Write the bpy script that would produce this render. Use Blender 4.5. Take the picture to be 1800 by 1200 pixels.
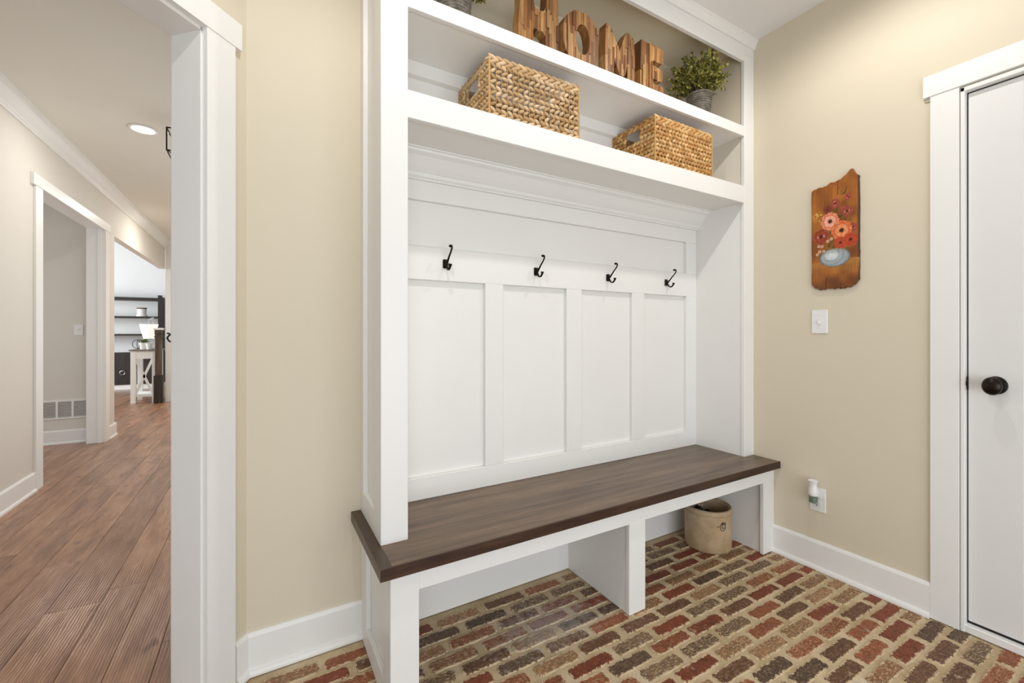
import bpy, bmesh, math, random
from mathutils import Vector, Matrix
random.seed(7)
for o in list(bpy.data.objects): bpy.data.objects.remove(o)
S = bpy.context.scene
COL = S.collection
# ------------------------------------------------------------------ camera
H = 1.15425
cd = bpy.data.cameras.new('camera'); cam = bpy.data.objects.new('camera', cd); COL.objects.link(cam)
cd.sensor_width = 36; cd.sensor_fit = 'HORIZONTAL'; cd.lens = 756.58/1800*36
cd.shift_y = -16.23/1800; cd.clip_start = .02; cd.clip_end = 100
cam.location = (0, 0, H); cam.rotation_euler = (math.radians(90), 0, math.radians(-30.16))
S.camera = cam
# ------------------------------------------------------------------ world, lamps, exposure
W = bpy.data.worlds.new('world'); S.world = W; W.use_nodes = True
bg = W.node_tree.nodes['Background']; bg.inputs[0].default_value = (.93, .97, 1.03, 1); bg.inputs[1].default_value = .42
def lamp(name, loc, energy, rad, color=(1, .975, .95)):
    l = bpy.data.lights.new(name, 'SPOT'); l.spot_size = math.radians(172); l.spot_blend = .5; l.shadow_soft_size = rad; l.energy = energy; l.color = color
    o = bpy.data.objects.new(name, l); COL.objects.link(o); o.location = loc; return o
lamp('ceiling_lamp', (.2, .70, 2.73), 19.5, .028)
lamp('ceiling_lamp', (1.70, .70, 2.73), 17, .028)
def downlight(name, loc, energy, size):
    l = bpy.data.lights.new(name, 'AREA'); l.shape = 'DISK'; l.size = size; l.energy = energy; l.color = (1, .97, .94)
    o = bpy.data.objects.new(name, l); COL.objects.link(o); o.location = loc; return o
def fill_light(name, loc, rz, w, h, energy, color=(.90, .96, 1.02)):  # rectangular area light, used as added fill
    l = bpy.data.lights.new(name, 'AREA'); l.shape = 'RECTANGLE'; l.size = w; l.size_y = h; l.energy = energy; l.color = color
    o = bpy.data.objects.new(name, l); COL.objects.link(o); o.location = loc; o.rotation_euler = (math.radians(90), 0, rz); return o
downlight('hall_lamp', (-.78, 4.24, 2.685), 6.5, .13)
downlight('hall_lamp', (-.78, 7.2, 2.685), 13, .13)
fill_light('mudroom_fill', (.45, -1.7, .85), -.2, 2.9, 1.6, 39)  # unseen fill added behind the camera to brighten the fronts and under the bench
fill_light('hall_fill', (.07, 4.2, 1.35), math.radians(90), 3.4, 1.9, 14)  # soft fill added at the hall's right wall; no opening is built there
fill_light('living_room_fill', (-5.2, 9.2, 1.7), -math.pi/2, 2.4, 1.8, 155)  # unseen daylight fill added to brighten the living room and hall
fill_light('niche_fill', (-3.5, 5.2, 1.4), -math.pi/2, 1.4, 1.5, 9)  # fill added to lift the niche wall with the vent
vs = S.view_settings; vs.view_transform = 'Standard'; vs.look = 'None'; vs.exposure = .36; vs.gamma = 1; vs.use_curve_mapping = False
# ------------------------------------------------------------------ helpers
def lin(c):
    c = c/255
    return c/12.92 if c <= .04045 else ((c+.055)/1.055)**2.4
def rgb(r, g, b): return (lin(r), lin(g), lin(b), 1)
def tag(o, label=None, cat=None, group=None, kind=None):
    if label: o['label'] = label
    if cat: o['category'] = cat
    if group: o['group'] = group
    if kind: o['kind'] = kind
    return o
def thing(name, loc, label, cat, group=None, rz=0):
    o = bpy.data.objects.new(name, None); COL.objects.link(o); o.location = loc; o.rotation_euler = (0, 0, rz)
    o.empty_display_size = .05
    return tag(o, label, cat, group)
def link(name, me, mat, parent=None, local=False):
    o = bpy.data.objects.new(name, me); COL.objects.link(o)
    if mat and not me.materials: me.materials.append(mat)
    if parent is not None:
        o.parent = parent
        if not local:
            p, M = parent, Matrix()
            while p is not None:
                M = Matrix.Translation(p.location) @ p.rotation_euler.to_matrix().to_4x4() @ p.matrix_parent_inverse.inverted() @ M if False else Matrix.Translation(p.location) @ p.rotation_euler.to_matrix().to_4x4() @ M
                p = p.parent if p.parent is not None and p.matrix_parent_inverse == Matrix() else None
            o.matrix_parent_inverse = M.inverted()
    return o
def obj(name, bm, mat, parent=None, smooth=False, local=False, angle=None):
    me = bpy.data.meshes.new(name)
    bmesh.ops.recalc_face_normals(bm, faces=bm.faces)
    bm.to_mesh(me); bm.free()
    if smooth:
        me.polygons.foreach_set('use_smooth', [True]*len(me.polygons))
        if angle: 
            try: me.set_sharp_from_angle(angle=angle)
            except Exception: pass
    return link(name, me, mat, parent, local)
def B(): return bmesh.new()
def box(bm, x0, x1, y0, y1, z0, z1, bev=0.0):
    m = Matrix.Translation(((x0+x1)/2, (y0+y1)/2, (z0+z1)/2)) @ Matrix.Diagonal((abs(x1-x0), abs(y1-y0), abs(z1-z0), 1))
    r = bmesh.ops.create_cube(bm, size=1, matrix=m)
    if bev:
        es = list({e for v in r['verts'] for e in v.link_edges})
        bmesh.ops.bevel(bm, geom=es, offset=bev, segments=1, affect='EDGES')
    return bm
def bx(name, mat, parent, *a, bev=.0015): return obj(name, box(B(), *a, bev=bev), mat, parent)
def prism(bm, pts, axis, a, b):
    """closed polygon pts (2D) extruded along axis from a to b"""
    def P(p, t): return {'x': (t, p[0], p[1]), 'y': (p[0], t, p[1]), 'z': (p[0], p[1], t)}[axis]
    v0 = [bm.verts.new(P(p, a)) for p in pts]; v1 = [bm.verts.new(P(p, b)) for p in pts]
    n = len(pts)
    bm.faces.new(v0); bm.faces.new(v1[::-1])
    for i in range(n): bm.faces.new((v0[i], v0[(i+1) % n], v1[(i+1) % n], v1[i]))
    return bm
def lathe(bm, prof, c=(0, 0, 0), n=32, cap=True):
    rings = []
    for r, z in prof:
        rings.append([bm.verts.new((c[0]+r*math.cos(2*math.pi*i/n), c[1]+r*math.sin(2*math.pi*i/n), c[2]+z)) for i in range(n)])
    for a, b in zip(rings, rings[1:]):
        for i in range(n): bm.faces.new((a[i], a[(i+1) % n], b[(i+1) % n], b[i]))
    if cap:
        bm.faces.new(rings[0][::-1]); bm.faces.new(rings[-1])
    return bm
def tube(bm, pts, rad, n=8, flat=1.0):
    pts = [Vector(p) for p in pts]; R = rad if isinstance(rad, (list, tuple)) else [rad]*len(pts)
    rings = []; up = None
    for i, p in enumerate(pts):
        t = (pts[min(i+1, len(pts)-1)]-pts[max(i-1, 0)]).normalized()
        if up is None: up = Vector((0, 0, 1)) if abs(t.z) < .9 else Vector((1, 0, 0))
        s = t.cross(up).normalized(); u = s.cross(t).normalized(); up = u
        rings.append([bm.verts.new(p+(s*math.cos(2*math.pi*k/n)*flat+u*math.sin(2*math.pi*k/n))*R[i]) for k in range(n)])
    for a, b in zip(rings, rings[1:]):
        for k in range(n): bm.faces.new((a[k], a[(k+1) % n], b[(k+1) % n], b[k]))
    bm.faces.new(rings[0][::-1]); bm.faces.new(rings[-1])
    return bm
def bez(P, n=24):
    """Catmull-Rom through P"""
    P = [Vector(p) for p in P]; Q = [2*P[0]-P[1]]+P+[2*P[-1]-P[-2]]; out = []
    m = max(2, n//(len(P)-1))
    for i in range(1, len(Q)-2):
        for k in range(m):
            t = k/m
            out.append(.5*((2*Q[i])+(Q[i+1]-Q[i-1])*t+(2*Q[i-1]-5*Q[i]+4*Q[i+1]-Q[i+2])*t*t+(3*Q[i]-Q[i-1]-3*Q[i+1]+Q[i+2])*t**3))
    return out+[P[-1]]
# ------------------------------------------------------------------ materials
def newmat(name, rough=.5, spec=.5):
    m = bpy.data.materials.new(name); m.use_nodes = True; nt = m.node_tree
    b = nt.nodes['Principled BSDF']; b.inputs['Roughness'].default_value = rough; b.inputs['Specular IOR Level'].default_value = spec
    return m, nt, b
def N(nt, t, **kw):
    n = nt.nodes.new(t)
    for k, v in kw.items(): setattr(n, k, v)
    return n
def ramp(nt, stops):
    r = N(nt, 'ShaderNodeValToRGB'); e = r.color_ramp.elements
    while len(e) < len(stops): e.new(.5)
    for q, (p, c) in zip(e, stops): q.position = p; q.color = c
    return r
def noise(nt, scale, detail=4, rough=.55, vec=None, sc=None):
    n = N(nt, 'ShaderNodeTexNoise'); n.inputs['Scale'].default_value = scale; n.inputs['Detail'].default_value = detail; n.inputs['Roughness'].default_value = rough
    if vec is not None:
        if sc:
            mp = N(nt, 'ShaderNodeMapping'); mp.inputs['Scale'].default_value = sc
            nt.links.new(vec, mp.inputs[0]); vec = mp.outputs[0]
        nt.links.new(vec, n.inputs['Vector'])
    return n
def bump(nt, b, h, strength=.2, dist=.002):
    u = N(nt, 'ShaderNodeBump'); u.inputs['Strength'].default_value = strength; u.inputs['Distance'].default_value = dist
    nt.links.new(h, u.inputs['Height']); nt.links.new(u.outputs[0], b.inputs['Normal']); return u
def mix(nt, fac, a, c, mode='MIX'):
    m = N(nt, 'ShaderNodeMix', data_type='RGBA', blend_type=mode)
    for s, v in ((m.inputs[0], fac), (m.inputs[6], a), (m.inputs[7], c)):
        if hasattr(v, 'is_output'): nt.links.new(v, s)
        else: s.default_value = v
    return m.outputs[2]
def paint(name, col, rough=.5, var=.03, scale=3, bstr=.06, bscale=260):
    m, nt, b = newmat(name, rough, .35)
    tc = N(nt, 'ShaderNodeTexCoord').outputs['Object']
    n = noise(nt, scale, 3, vec=tc)
    r = ramp(nt, [(.3, tuple(c*(1-var) for c in col[:3])+(1,)), (.7, tuple(min(1, c*(1+var)) for c in col[:3])+(1,))])
    nt.links.new(n.outputs[0], r.inputs[0]); nt.links.new(r.outputs[0], b.inputs['Base Color'])
    bump(nt, b, noise(nt, bscale, 2, vec=tc).outputs[0], bstr, .001)
    return m
def plain(name, col, rough=.5, metal=0, spec=.5):
    m, nt, b = newmat(name, rough, spec); b.inputs['Base Color'].default_value = col; b.inputs['Metallic'].default_value = metal
    n = noise(nt, 60, 3, vec=N(nt, 'ShaderNodeTexCoord').outputs['Object'])
    r = ramp(nt, [(.3, tuple(c*.92 for c in col[:3])+(1,)), (.7, col)]); nt.links.new(n.outputs[0], r.inputs[0]); nt.links.new(r.outputs[0], b.inputs['Base Color'])
    return m
M_WHITE = paint('white_trim_paint', rgb(238, 236, 231), .38, .012)
M_WALL = paint('beige_wall_paint', rgb(219, 208, 185), .75, .012, 2, .12, 420)
M_HALLW = paint('hall_wall_paint', rgb(220, 214, 203), .75, .012, 2, .1, 420)
M_CEIL = paint('ceiling_paint', rgb(238, 236, 234), .85, .01)
M_HCEIL = paint('hall_ceiling_paint', rgb(232, 228, 217), .85, .01)
M_LIV = paint('pale_living_room_paint', rgb(240, 239, 234), .8, .01)
M_DOOR = paint('door_paint', rgb(228, 226, 222), .4, .01)
M_BRONZE, nt, b = newmat('oil_rubbed_bronze', .3); b.inputs['Base Color'].default_value = rgb(38, 30, 24); b.inputs['Metallic'].default_value = .75
M_BLACK = plain('black_metal', rgb(22, 20, 18), .45, .3)
M_DARK = plain('dark_gap', rgb(25, 22, 20), .8)
M_CHROME = plain('brushed_metal', rgb(190, 190, 192), .3, .9)
M_PLASTIC = plain('white_plastic', rgb(240, 239, 235), .35)
M_CERAMIC = plain('white_ceramic', rgb(236, 234, 229), .3)
def wood(name, c0, c1, c2, axis='x', rough=.45, scale=9, stretch=14, tint=False, bstr=.15):
    m, nt, b = newmat(name, rough, .4)
    tc = N(nt, 'ShaderNodeTexCoord').outputs['Object']
    sc = {'x': (1, stretch, stretch), 'y': (stretch, 1, stretch), 'z': (stretch, stretch, 1)}[axis]
    n1 = noise(nt, scale*.35, 6, .6, tc, sc); n2 = noise(nt, scale*1.6, 5, .7, tc, sc)
    r = ramp(nt, [(.28, c0), (.5, c1), (.74, c2)]); nt.links.new(n1.outputs[0], r.inputs[0])
    r2 = ramp(nt, [(.35, (.55, .52, .5, 1)), (.6, (1, 1, 1, 1))]); nt.links.new(n2.outputs[0], r2.inputs[0])
    c = mix(nt, .6, r.outputs[0], r2.outputs[0], 'MULTIPLY')
    if tint:
        oi = N(nt, 'ShaderNodeObjectInfo'); c = mix(nt, 1.0, c, oi.outputs['Color'], 'MULTIPLY')
    nt.links.new(c, b.inputs['Base Color']); bump(nt, b, n2.outputs[0], bstr, .002)
    return m
M_BENCH = wood('dark_stained_wood', rgb(70, 53, 40), rgb(114, 91, 70), rgb(146, 121, 95), 'x', .3, 4, 16)
M_BENCHY = wood('dark_stained_wood_crosswise', rgb(46, 32, 24), rgb(78, 60, 46), rgb(104, 84, 66), 'y', .38, 4, 16)
M_EDGE = wood('dark_bench_edge', rgb(34, 21, 14), rgb(66, 43, 29), rgb(88, 60, 40), 'x', .45, 6, 10)
M_STRIP = wood('acacia_strip', rgb(150, 140, 130), rgb(215, 208, 200), rgb(255, 250, 245), 'z', .55, 9, 9, True, .3)
M_DARKW = wood('dark_furniture_wood', rgb(34, 30, 27), rgb(52, 46, 41), rgb(66, 58, 52), 'z', .5)
M_NEWEL = wood('newel_wood', rgb(48, 38, 28), rgb(84, 70, 54), rgb(112, 96, 76), 'z', .5, 5, 10)
def plankmat():
    m, nt, b = newmat('oak_plank', .24, .6)
    tc = N(nt, 'ShaderNodeTexCoord').outputs['Object']; oi = N(nt, 'ShaderNodeObjectInfo')
    ad = N(nt, 'ShaderNodeVectorMath', operation='MULTIPLY_ADD'); ad.inputs[1].default_value = (1, 1, 1)
    nt.links.new(tc, ad.inputs[0])
    cb = N(nt, 'ShaderNodeCombineXYZ'); ml = N(nt, 'ShaderNodeMath', operation='MULTIPLY'); ml.inputs[1].default_value = 37
    nt.links.new(oi.outputs['Random'], ml.inputs[0]); nt.links.new(ml.outputs[0], cb.inputs[0]); nt.links.new(ml.outputs[0], cb.inputs[1]); nt.links.new(cb.outputs[0], ad.inputs[2])
    v = ad.outputs[0]
    n1 = noise(nt, 2.2, 5, .6, v, (7, 1, 7)); n2 = noise(nt, 9, 6, .7, v, (14, 1, 14))
    wv = N(nt, 'ShaderNodeTexWave'); wv.wave_type = 'BANDS'; wv.bands_direction = 'X'; wv.inputs['Scale'].default_value = 11; wv.inputs['Distortion'].default_value = 9; wv.inputs['Detail'].default_value = 2; wv.inputs['Detail Scale'].default_value = .6
    mp = N(nt, 'ShaderNodeMapping'); mp.inputs['Scale'].default_value = (3, .45, 3); nt.links.new(v, mp.inputs[0]); nt.links.new(mp.outputs[0], wv.inputs[0])
    r = ramp(nt, [(.25, rgb(122, 84, 58)), (.5, rgb(170, 126, 94)), (.75, rgb(194, 154, 122))]); nt.links.new(n1.outputs[0], r.inputs[0])
    r2 = ramp(nt, [(.38, (.62, .55, .5, 1)), (.55, (1, 1, 1, 1))]); nt.links.new(n2.outputs[0], r2.inputs[0])
    c = mix(nt, .45, r.outputs[0], r2.outputs[0], 'MULTIPLY')
    r3 = ramp(nt, [(.0, (.7, .64, .6, 1)), (.25, (1, 1, 1, 1))]); nt.links.new(wv.outputs[0], r3.inputs[0])
    c = mix(nt, .6, c, r3.outputs[0], 'MULTIPLY')
    kn = noise(nt, 5, 2, .5, v, (2.2, .9, 1)); rk = ramp(nt, [(.26, (.25, .18, .14, 1)), (.33, (1, 1, 1, 1))]); nt.links.new(kn.outputs[0], rk.inputs[0])
    c = mix(nt, .7, c, rk.outputs[0], 'MULTIPLY')
    c = mix(nt, 1, c, oi.outputs['Color'], 'MULTIPLY')
    nt.links.new(c, b.inputs['Base Color'])
    mx = N(nt, 'ShaderNodeMath', operation='ADD'); nt.links.new(n2.outputs[0], mx.inputs[0]); nt.links.new(wv.outputs[0], mx.inputs[1])
    bump(nt, b, mx.outputs[0], .35, .003)
    return m
M_PLANK = plankmat()
def palemask(nt, tc):
    """greyish-white noise-broken patch on the floor under the left half of the bench"""
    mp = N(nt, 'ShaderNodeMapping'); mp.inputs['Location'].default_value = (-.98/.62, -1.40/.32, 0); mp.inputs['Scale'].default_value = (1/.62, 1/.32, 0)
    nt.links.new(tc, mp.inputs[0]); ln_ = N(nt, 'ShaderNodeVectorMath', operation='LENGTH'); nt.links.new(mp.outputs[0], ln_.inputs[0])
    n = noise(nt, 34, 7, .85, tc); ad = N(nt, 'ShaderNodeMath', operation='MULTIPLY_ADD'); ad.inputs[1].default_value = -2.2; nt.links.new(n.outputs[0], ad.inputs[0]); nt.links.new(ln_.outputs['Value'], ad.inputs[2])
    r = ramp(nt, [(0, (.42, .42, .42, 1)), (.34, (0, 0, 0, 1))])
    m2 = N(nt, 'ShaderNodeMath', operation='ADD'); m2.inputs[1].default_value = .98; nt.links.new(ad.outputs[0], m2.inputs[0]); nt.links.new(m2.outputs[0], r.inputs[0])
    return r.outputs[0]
def brickmat(edge):
    m, nt, b = newmat('old_brick' if edge else 'old_brick_outlying', .6, .4)
    oi = N(nt, 'ShaderNodeObjectInfo'); tc = N(nt, 'ShaderNodeNewGeometry').outputs['Position']
    n1 = noise(nt, 30, 7, .72, tc); n2 = noise(nt, 150, 4, .7, tc); n3 = noise(nt, 17, 6, .7, tc); n4 = noise(nt, 120, 4, .75, tc, (.6, 1.6, 1))
    r = ramp(nt, [(.3, (.45, .43, .43, 1)), (.5, (1, 1, 1, 1)), (.72, (1.35, 1.28, 1.15, 1))]); nt.links.new(n1.outputs[0], r.inputs[0])
    c = mix(nt, .9, oi.outputs['Color'], r.outputs[0], 'MULTIPLY')
    rs = ramp(nt, [(.52, (0, 0, 0, 1)), (.60, (1, 1, 1, 1))]); nt.links.new(n4.outputs[0], rs.inputs[0])
    mul = N(nt, 'ShaderNodeMath', operation='MULTIPLY'); nt.links.new(rs.outputs[0], mul.inputs[0]); nt.links.new(oi.outputs['Alpha'], mul.inputs[1])
    c = mix(nt, mul.outputs[0], c, rgb(206, 178, 138))
    rm = ramp(nt, [(.60, (0, 0, 0, 1)), (.70, (.7, .7, .7, 1))]); nt.links.new(n3.outputs[0], rm.inputs[0])
    c = mix(nt, rm.outputs[0], c, rgb(204, 182, 148))
    if edge:
        sp = N(nt, 'ShaderNodeSeparateXYZ'); nt.links.new(N(nt, 'ShaderNodeTexCoord').outputs['Object'], sp.inputs[0])
        ds = []
        for k, h_ in ((0, .0925), (1, .0268)):
            a = N(nt, 'ShaderNodeMath', operation='ABSOLUTE'); nt.links.new(sp.outputs[k], a.inputs[0]); q = N(nt, 'ShaderNodeMath', operation='SUBTRACT'); q.inputs[0].default_value = h_; nt.links.new(a.outputs[0], q.inputs[1]); ds.append(q.outputs[0])
        mn = N(nt, 'ShaderNodeMath', operation='MINIMUM'); nt.links.new(ds[0], mn.inputs[0]); nt.links.new(ds[1], mn.inputs[1])
        n5 = noise(nt, 75, 4, .7, tc); q = N(nt, 'ShaderNodeMath', operation='MULTIPLY_ADD'); q.inputs[1].default_value = -.036; nt.links.new(n5.outputs[0], q.inputs[0]); nt.links.new(mn.outputs[0], q.inputs[2])
        g = N(nt, 'ShaderNodeMapRange'); g.inputs[1].default_value = -.0148; g.inputs[2].default_value = -.0125; g.inputs[3].default_value = .95; g.inputs[4].default_value = 0
        nt.links.new(q.outputs[0], g.inputs[0]); c = mix(nt, g.outputs[0], c, rgb(206, 184, 148))
    c = mix(nt, palemask(nt, tc), c, rgb(206, 198, 188))
    nt.links.new(c, b.inputs['Base Color'])
    ad = N(nt, 'ShaderNodeMath', operation='ADD'); nt.links.new(n1.outputs[0], ad.inputs[0]); nt.links.new(n2.outputs[0], ad.inputs[1]); bump(nt, b, ad.outputs[0], .5, .004)
    return m
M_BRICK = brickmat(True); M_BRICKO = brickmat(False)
def mortarmat():
    m, nt, b = newmat('tan_mortar', .8, .3)
    tc = N(nt, 'ShaderNodeNewGeometry').outputs['Position']
    n1 = noise(nt, 5, 5, .6, tc); n2 = noise(nt, 120, 4, .7, tc)
    r = ramp(nt, [(.3, rgb(186, 162, 124)), (.55, rgb(212, 191, 155)), (.75, rgb(226, 210, 184))]); nt.links.new(n1.outputs[0], r.inputs[0])
    r2 = ramp(nt, [(.3, (.72, .7, .68, 1)), (.6, (1, 1, 1, 1))]); nt.links.new(n2.outputs[0], r2.inputs[0])
    c = mix(nt, .6, r.outputs[0], r2.outputs[0], 'MULTIPLY'); c = mix(nt, palemask(nt, tc), c, rgb(216, 212, 206))
    nt.links.new(c, b.inputs['Base Color']); bump(nt, b, n2.outputs[0], .5, .004); return m
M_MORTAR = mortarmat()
def attrmat(name, rough=.6, bscale=0, spec=.4):
    m, nt, b = newmat(name, rough, spec); a = N(nt, 'ShaderNodeAttribute'); a.attribute_name = 'Col'
    n = noise(nt, 90, 4, .6, N(nt, 'ShaderNodeTexCoord').outputs['Object'])
    r = ramp(nt, [(.3, (.82, .8, .78, 1)), (.65, (1, 1, 1, 1))]); nt.links.new(n.outputs[0], r.inputs[0])
    nt.links.new(mix(nt, .7, a.outputs['Color'], r.outputs[0], 'MULTIPLY'), b.inputs['Base Color'])
    if bscale: bump(nt, b, n.outputs[0], .3, .002)
    return m
M_WEAVE = attrmat('woven_hyacinth', .6, 1); M_LEAF = attrmat('leaf', .5); M_ART = attrmat('painted_board', .42, 1)
# ------------------------------------------------------------------ mudroom shell
RX = 2.348; WY = 1.708; CZ = 2.7545
XC, YC = -.045, WY            # corner where the back wall turns 45 degrees
s2 = 2**.5
def dg(t, off): return (XC-t/s2+off/s2, YC-t/s2-off/s2)     # along the diagonal wall, off towards the room
def diagbox(bm, t0, t1, o0, o1, z0, z1):
    return prism(bm, [dg(t0, o0), dg(t1, o0), dg(t1, o1), dg(t0, o1)], 'z', z0, z1)
def struct(o, label, cat): return tag(o, label, cat, kind='structure')
struct(obj('wall_back', prism(B(), [(XC, WY), (RX+.14, WY), (RX+.14, WY+.12), (XC-.05, WY+.12)], 'z', 0, CZ), M_WALL), 'beige wall behind the white built-in cubby', 'wall')
bm = B()
box(bm, RX, RX+.14, .563, WY, 0, CZ); box(bm, RX, RX+.14, -.3, .563, 2.086, CZ); box(bm, RX, RX+.14, -1.6, -.3, 0, CZ)
struct(obj('wall_right', bm, M_WALL), 'beige wall with the painted board and the white door', 'wall')
OT0, OT1, OZ = .151, 1.15, 2.066
bm = B()
diagbox(bm, 0, OT0+.004, 0, -.115, 0, CZ); diagbox(bm, OT0+.004, OT1-.004, 0, -.115, OZ+.01, CZ); diagbox(bm, OT1-.004, 1.9, 0, -.115, 0, CZ)
struct(obj('wall_diagonal', bm, M_WALL), 'angled beige wall around the cased opening to the hall', 'wall')
struct(obj('ceiling', prism(B(), [(-1.5, -1.6), (RX+.14, -1.6), (RX+.14, WY+.12), (XC, WY+.12), dg(0, -.06), dg(1.9, -.06)], 'z', CZ, CZ+.05), M_CEIL), 'white mudroom ceiling above the cubby', 'ceiling')
# baseboards
def bbprof(h=.139, t=.014, shoe=.013):   # (distance from wall, z)
    return [(0, 0), (t+shoe, 0), (t+shoe, .008), (t+shoe*.72, .016), (t+.001, .020), (t, .021), (t, h-.012), (t-.004, h-.003), (t-.008, h), (0, h)]
p = bbprof()
bm = prism(B(), [(RX-d, z) for d, z in p], 'y', .6557, 1.2745)
struct(obj('baseboard_right', bm, M_WHITE), 'white baseboard between the bench and the white door', 'baseboard')
bm = B()
def diagsweep(bm, prof, t0, t1):
    r = []
    for t in (t0, t1):
        r.append([bm.verts.new((*((XC-t/s2, YC-t/s2) if False else dg(t, d)), z)) for d, z in prof])
    return r
rows = []
for d, z in p:
    k = d*math.tan(math.radians(22.5))
    a = (XC+0, 0)
    rows.append(((.3269, WY-d, z), (XC+k, WY-d, z), (*dg(.05, d), z)))
vv = [[bm.verts.new(q) for q in r] for r in rows]
n = len(vv)
for i in range(n):
    j = (i+1) % n
    for k in range(2): bm.faces.new((vv[i][k], vv[i][k+1], vv[j][k+1], vv[j][k]))
bm.faces.new([r[0] for r in vv]); bm.faces.new([r[2] for r in vv][::-1])
struct(obj('baseboard_back', bm, M_WHITE), 'white baseboard turning the corner left of the cubby', 'baseboard')
# cased opening on the diagonal wall
tr = thing('trim_1', (*dg(.1, 0), 0), 'white casing and jamb of the angled opening to the hall', 'door casing'); tr['kind'] = 'structure'
obj('casing_leg', diagbox(B(), .059, .157, 0, .019, 0, 2.076), M_WHITE, tr)
obj('casing_leg', diagbox(B(), OT1-.006, OT1+.1, 0, .019, 0, 2.076), M_WHITE, tr)
obj('casing_head', diagbox(B(), .037, OT1+.125, 0, .022, 2.076, 2.160), M_WHITE, tr)
obj('jamb', diagbox(B(), OT0, OT0+.012, .0, -.114, 0, OZ+.01), M_WHITE, tr)
obj('jamb', diagbox(B(), OT1-.012, OT1, .0, -.114, 0, OZ+.01), M_WHITE, tr)
obj('head_jamb', diagbox(B(), OT0, OT1, .0, -.114, OZ, OZ+.012), M_WHITE, tr)
obj('casing_leg', diagbox(B(), .054, .153, -.115, -.130, 0, 2.076), M_WHITE, tr)
obj('casing_head', diagbox(B(), .029, OT1+.125, -.115, -.130, 2.076, 2.160), M_WHITE, tr)
# white door on the right
dr = thing('door_1', (RX, .13, 0), 'white panelled door with a dark oval knob', 'door'); dr['kind'] = 'structure'
SX = RX+.014
leaf = obj('door_leaf', box(B(), SX+.006, SX+.038, -.285, .553, .040, 2.076, bev=.001), M_DOOR, dr)
y0, y1 = -.285, .553; st = .142
for nm, a in (('stile', (y1-st, y1, .040, 2.076)), ('stile', (y0, y0+st, .040, 2.076)), ('rail', (y0+st, y1-st, 1.973, 2.076)), ('rail', (y0+st, y1-st, .040, .24)), ('rail', (y0+st, y1-st, 1.02, 1.16))):
    q = bx(nm, M_DOOR, None, SX, SX+.008, a[0], a[1], a[2], a[3], bev=.002); q.parent = leaf; q.matrix_parent_inverse = Matrix.Translation((-RX, -.13, 0)) 
    q.matrix_parent_inverse = (Matrix.Translation((RX, .13, 0)) @ leaf.matrix_parent_inverse).inverted()
bx('jamb', M_WHITE, dr, RX-.010, RX+.12, .557, .569, 0, 2.098)
bx('head_jamb', M_WHITE, dr, RX-.010, RX+.12, -.29, .569, 2.082, 2.098)
bx('threshold', M_WHITE, dr, RX-.008, RX+.12, -.29, .566, 0, .030, bev=.003)
bx('gap_shade', M_DARK, dr, SX+.004, SX+.03, -.285, .556, .030, .041, bev=0)  # dark strips put in for the shade in the gaps around the leaf
bx('gap_shade', M_DARK, dr, SX+.007, SX+.03, .552, .558, .030, 2.082, bev=0)
bx('gap_shade', M_DARK, dr, SX+.007, SX+.03, -.285, .556, 2.075, 2.083, bev=0)
bx('casing_leg', M_WHITE, dr, RX-.013, RX, .5711, .6557, 0, 2.1045)
bx('casing_head', M_WHITE, dr, RX-.017, RX, -.42, .6765, 2.1045, 2.1902)
bx('casing_head_cap', M_WALL, dr, RX-.006, RX, .6557, .672, 2.092, 2.1045, bev=0)
bx('casing_leg', M_WHITE, dr, RX-.013, RX, -.385, -.300, 0, 2.1045)
# knob: oval rose + egg knob along -x
ky, kz = .487, .957
kn = thing('_', (0, 0, 0), '', ''); bpy.data.objects.remove(kn)
def xlathe(prof, c, sy=1, sz=1, n=36):
    bm = B(); rings = []
    for r, d in prof: rings.append([bm.verts.new((c[0]-d, c[1]+r*sy*math.cos(2*math.pi*i/n), c[2]+r*sz*math.sin(2*math.pi*i/n))) for i in range(n)])
    for a, b_ in zip(rings, rings[1:]):
        for i in range(n): bm.faces.new((a[i], a[(i+1) % n], b_[(i+1) % n], b_[i]))
    bm.faces.new(rings[0]); bm.faces.new(rings[-1]); return bm
obj('knob_rose', xlathe([(.030, 0), (.030, .004), (.027, .009), (.018, .012)], (SX, ky-.008, kz), 1.0, 1.12), M_BRONZE, dr, True, angle=.7)
obj('knob', xlathe([(.011, .01), (.010, .028), (.014, .034), (.024, .040), (.031, .048), (.033, .055), (.030, .062), (.022, .067), (.010, .070), (.003, .0705)], (SX, ky-.008, kz), .82, 1.0), M_BRONZE, dr, True)
obj('latch_plate', prism(B(), [(SX-.004, .935), (SX+.006, .93), (SX+.006, .985), (SX-.004, .98)], 'y', .553, .560), M_BLACK, dr)
bx('latch_lip', M_BLACK, dr, SX-.012, SX+.002, .557, .566, .948, .966, bev=.001)
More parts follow.
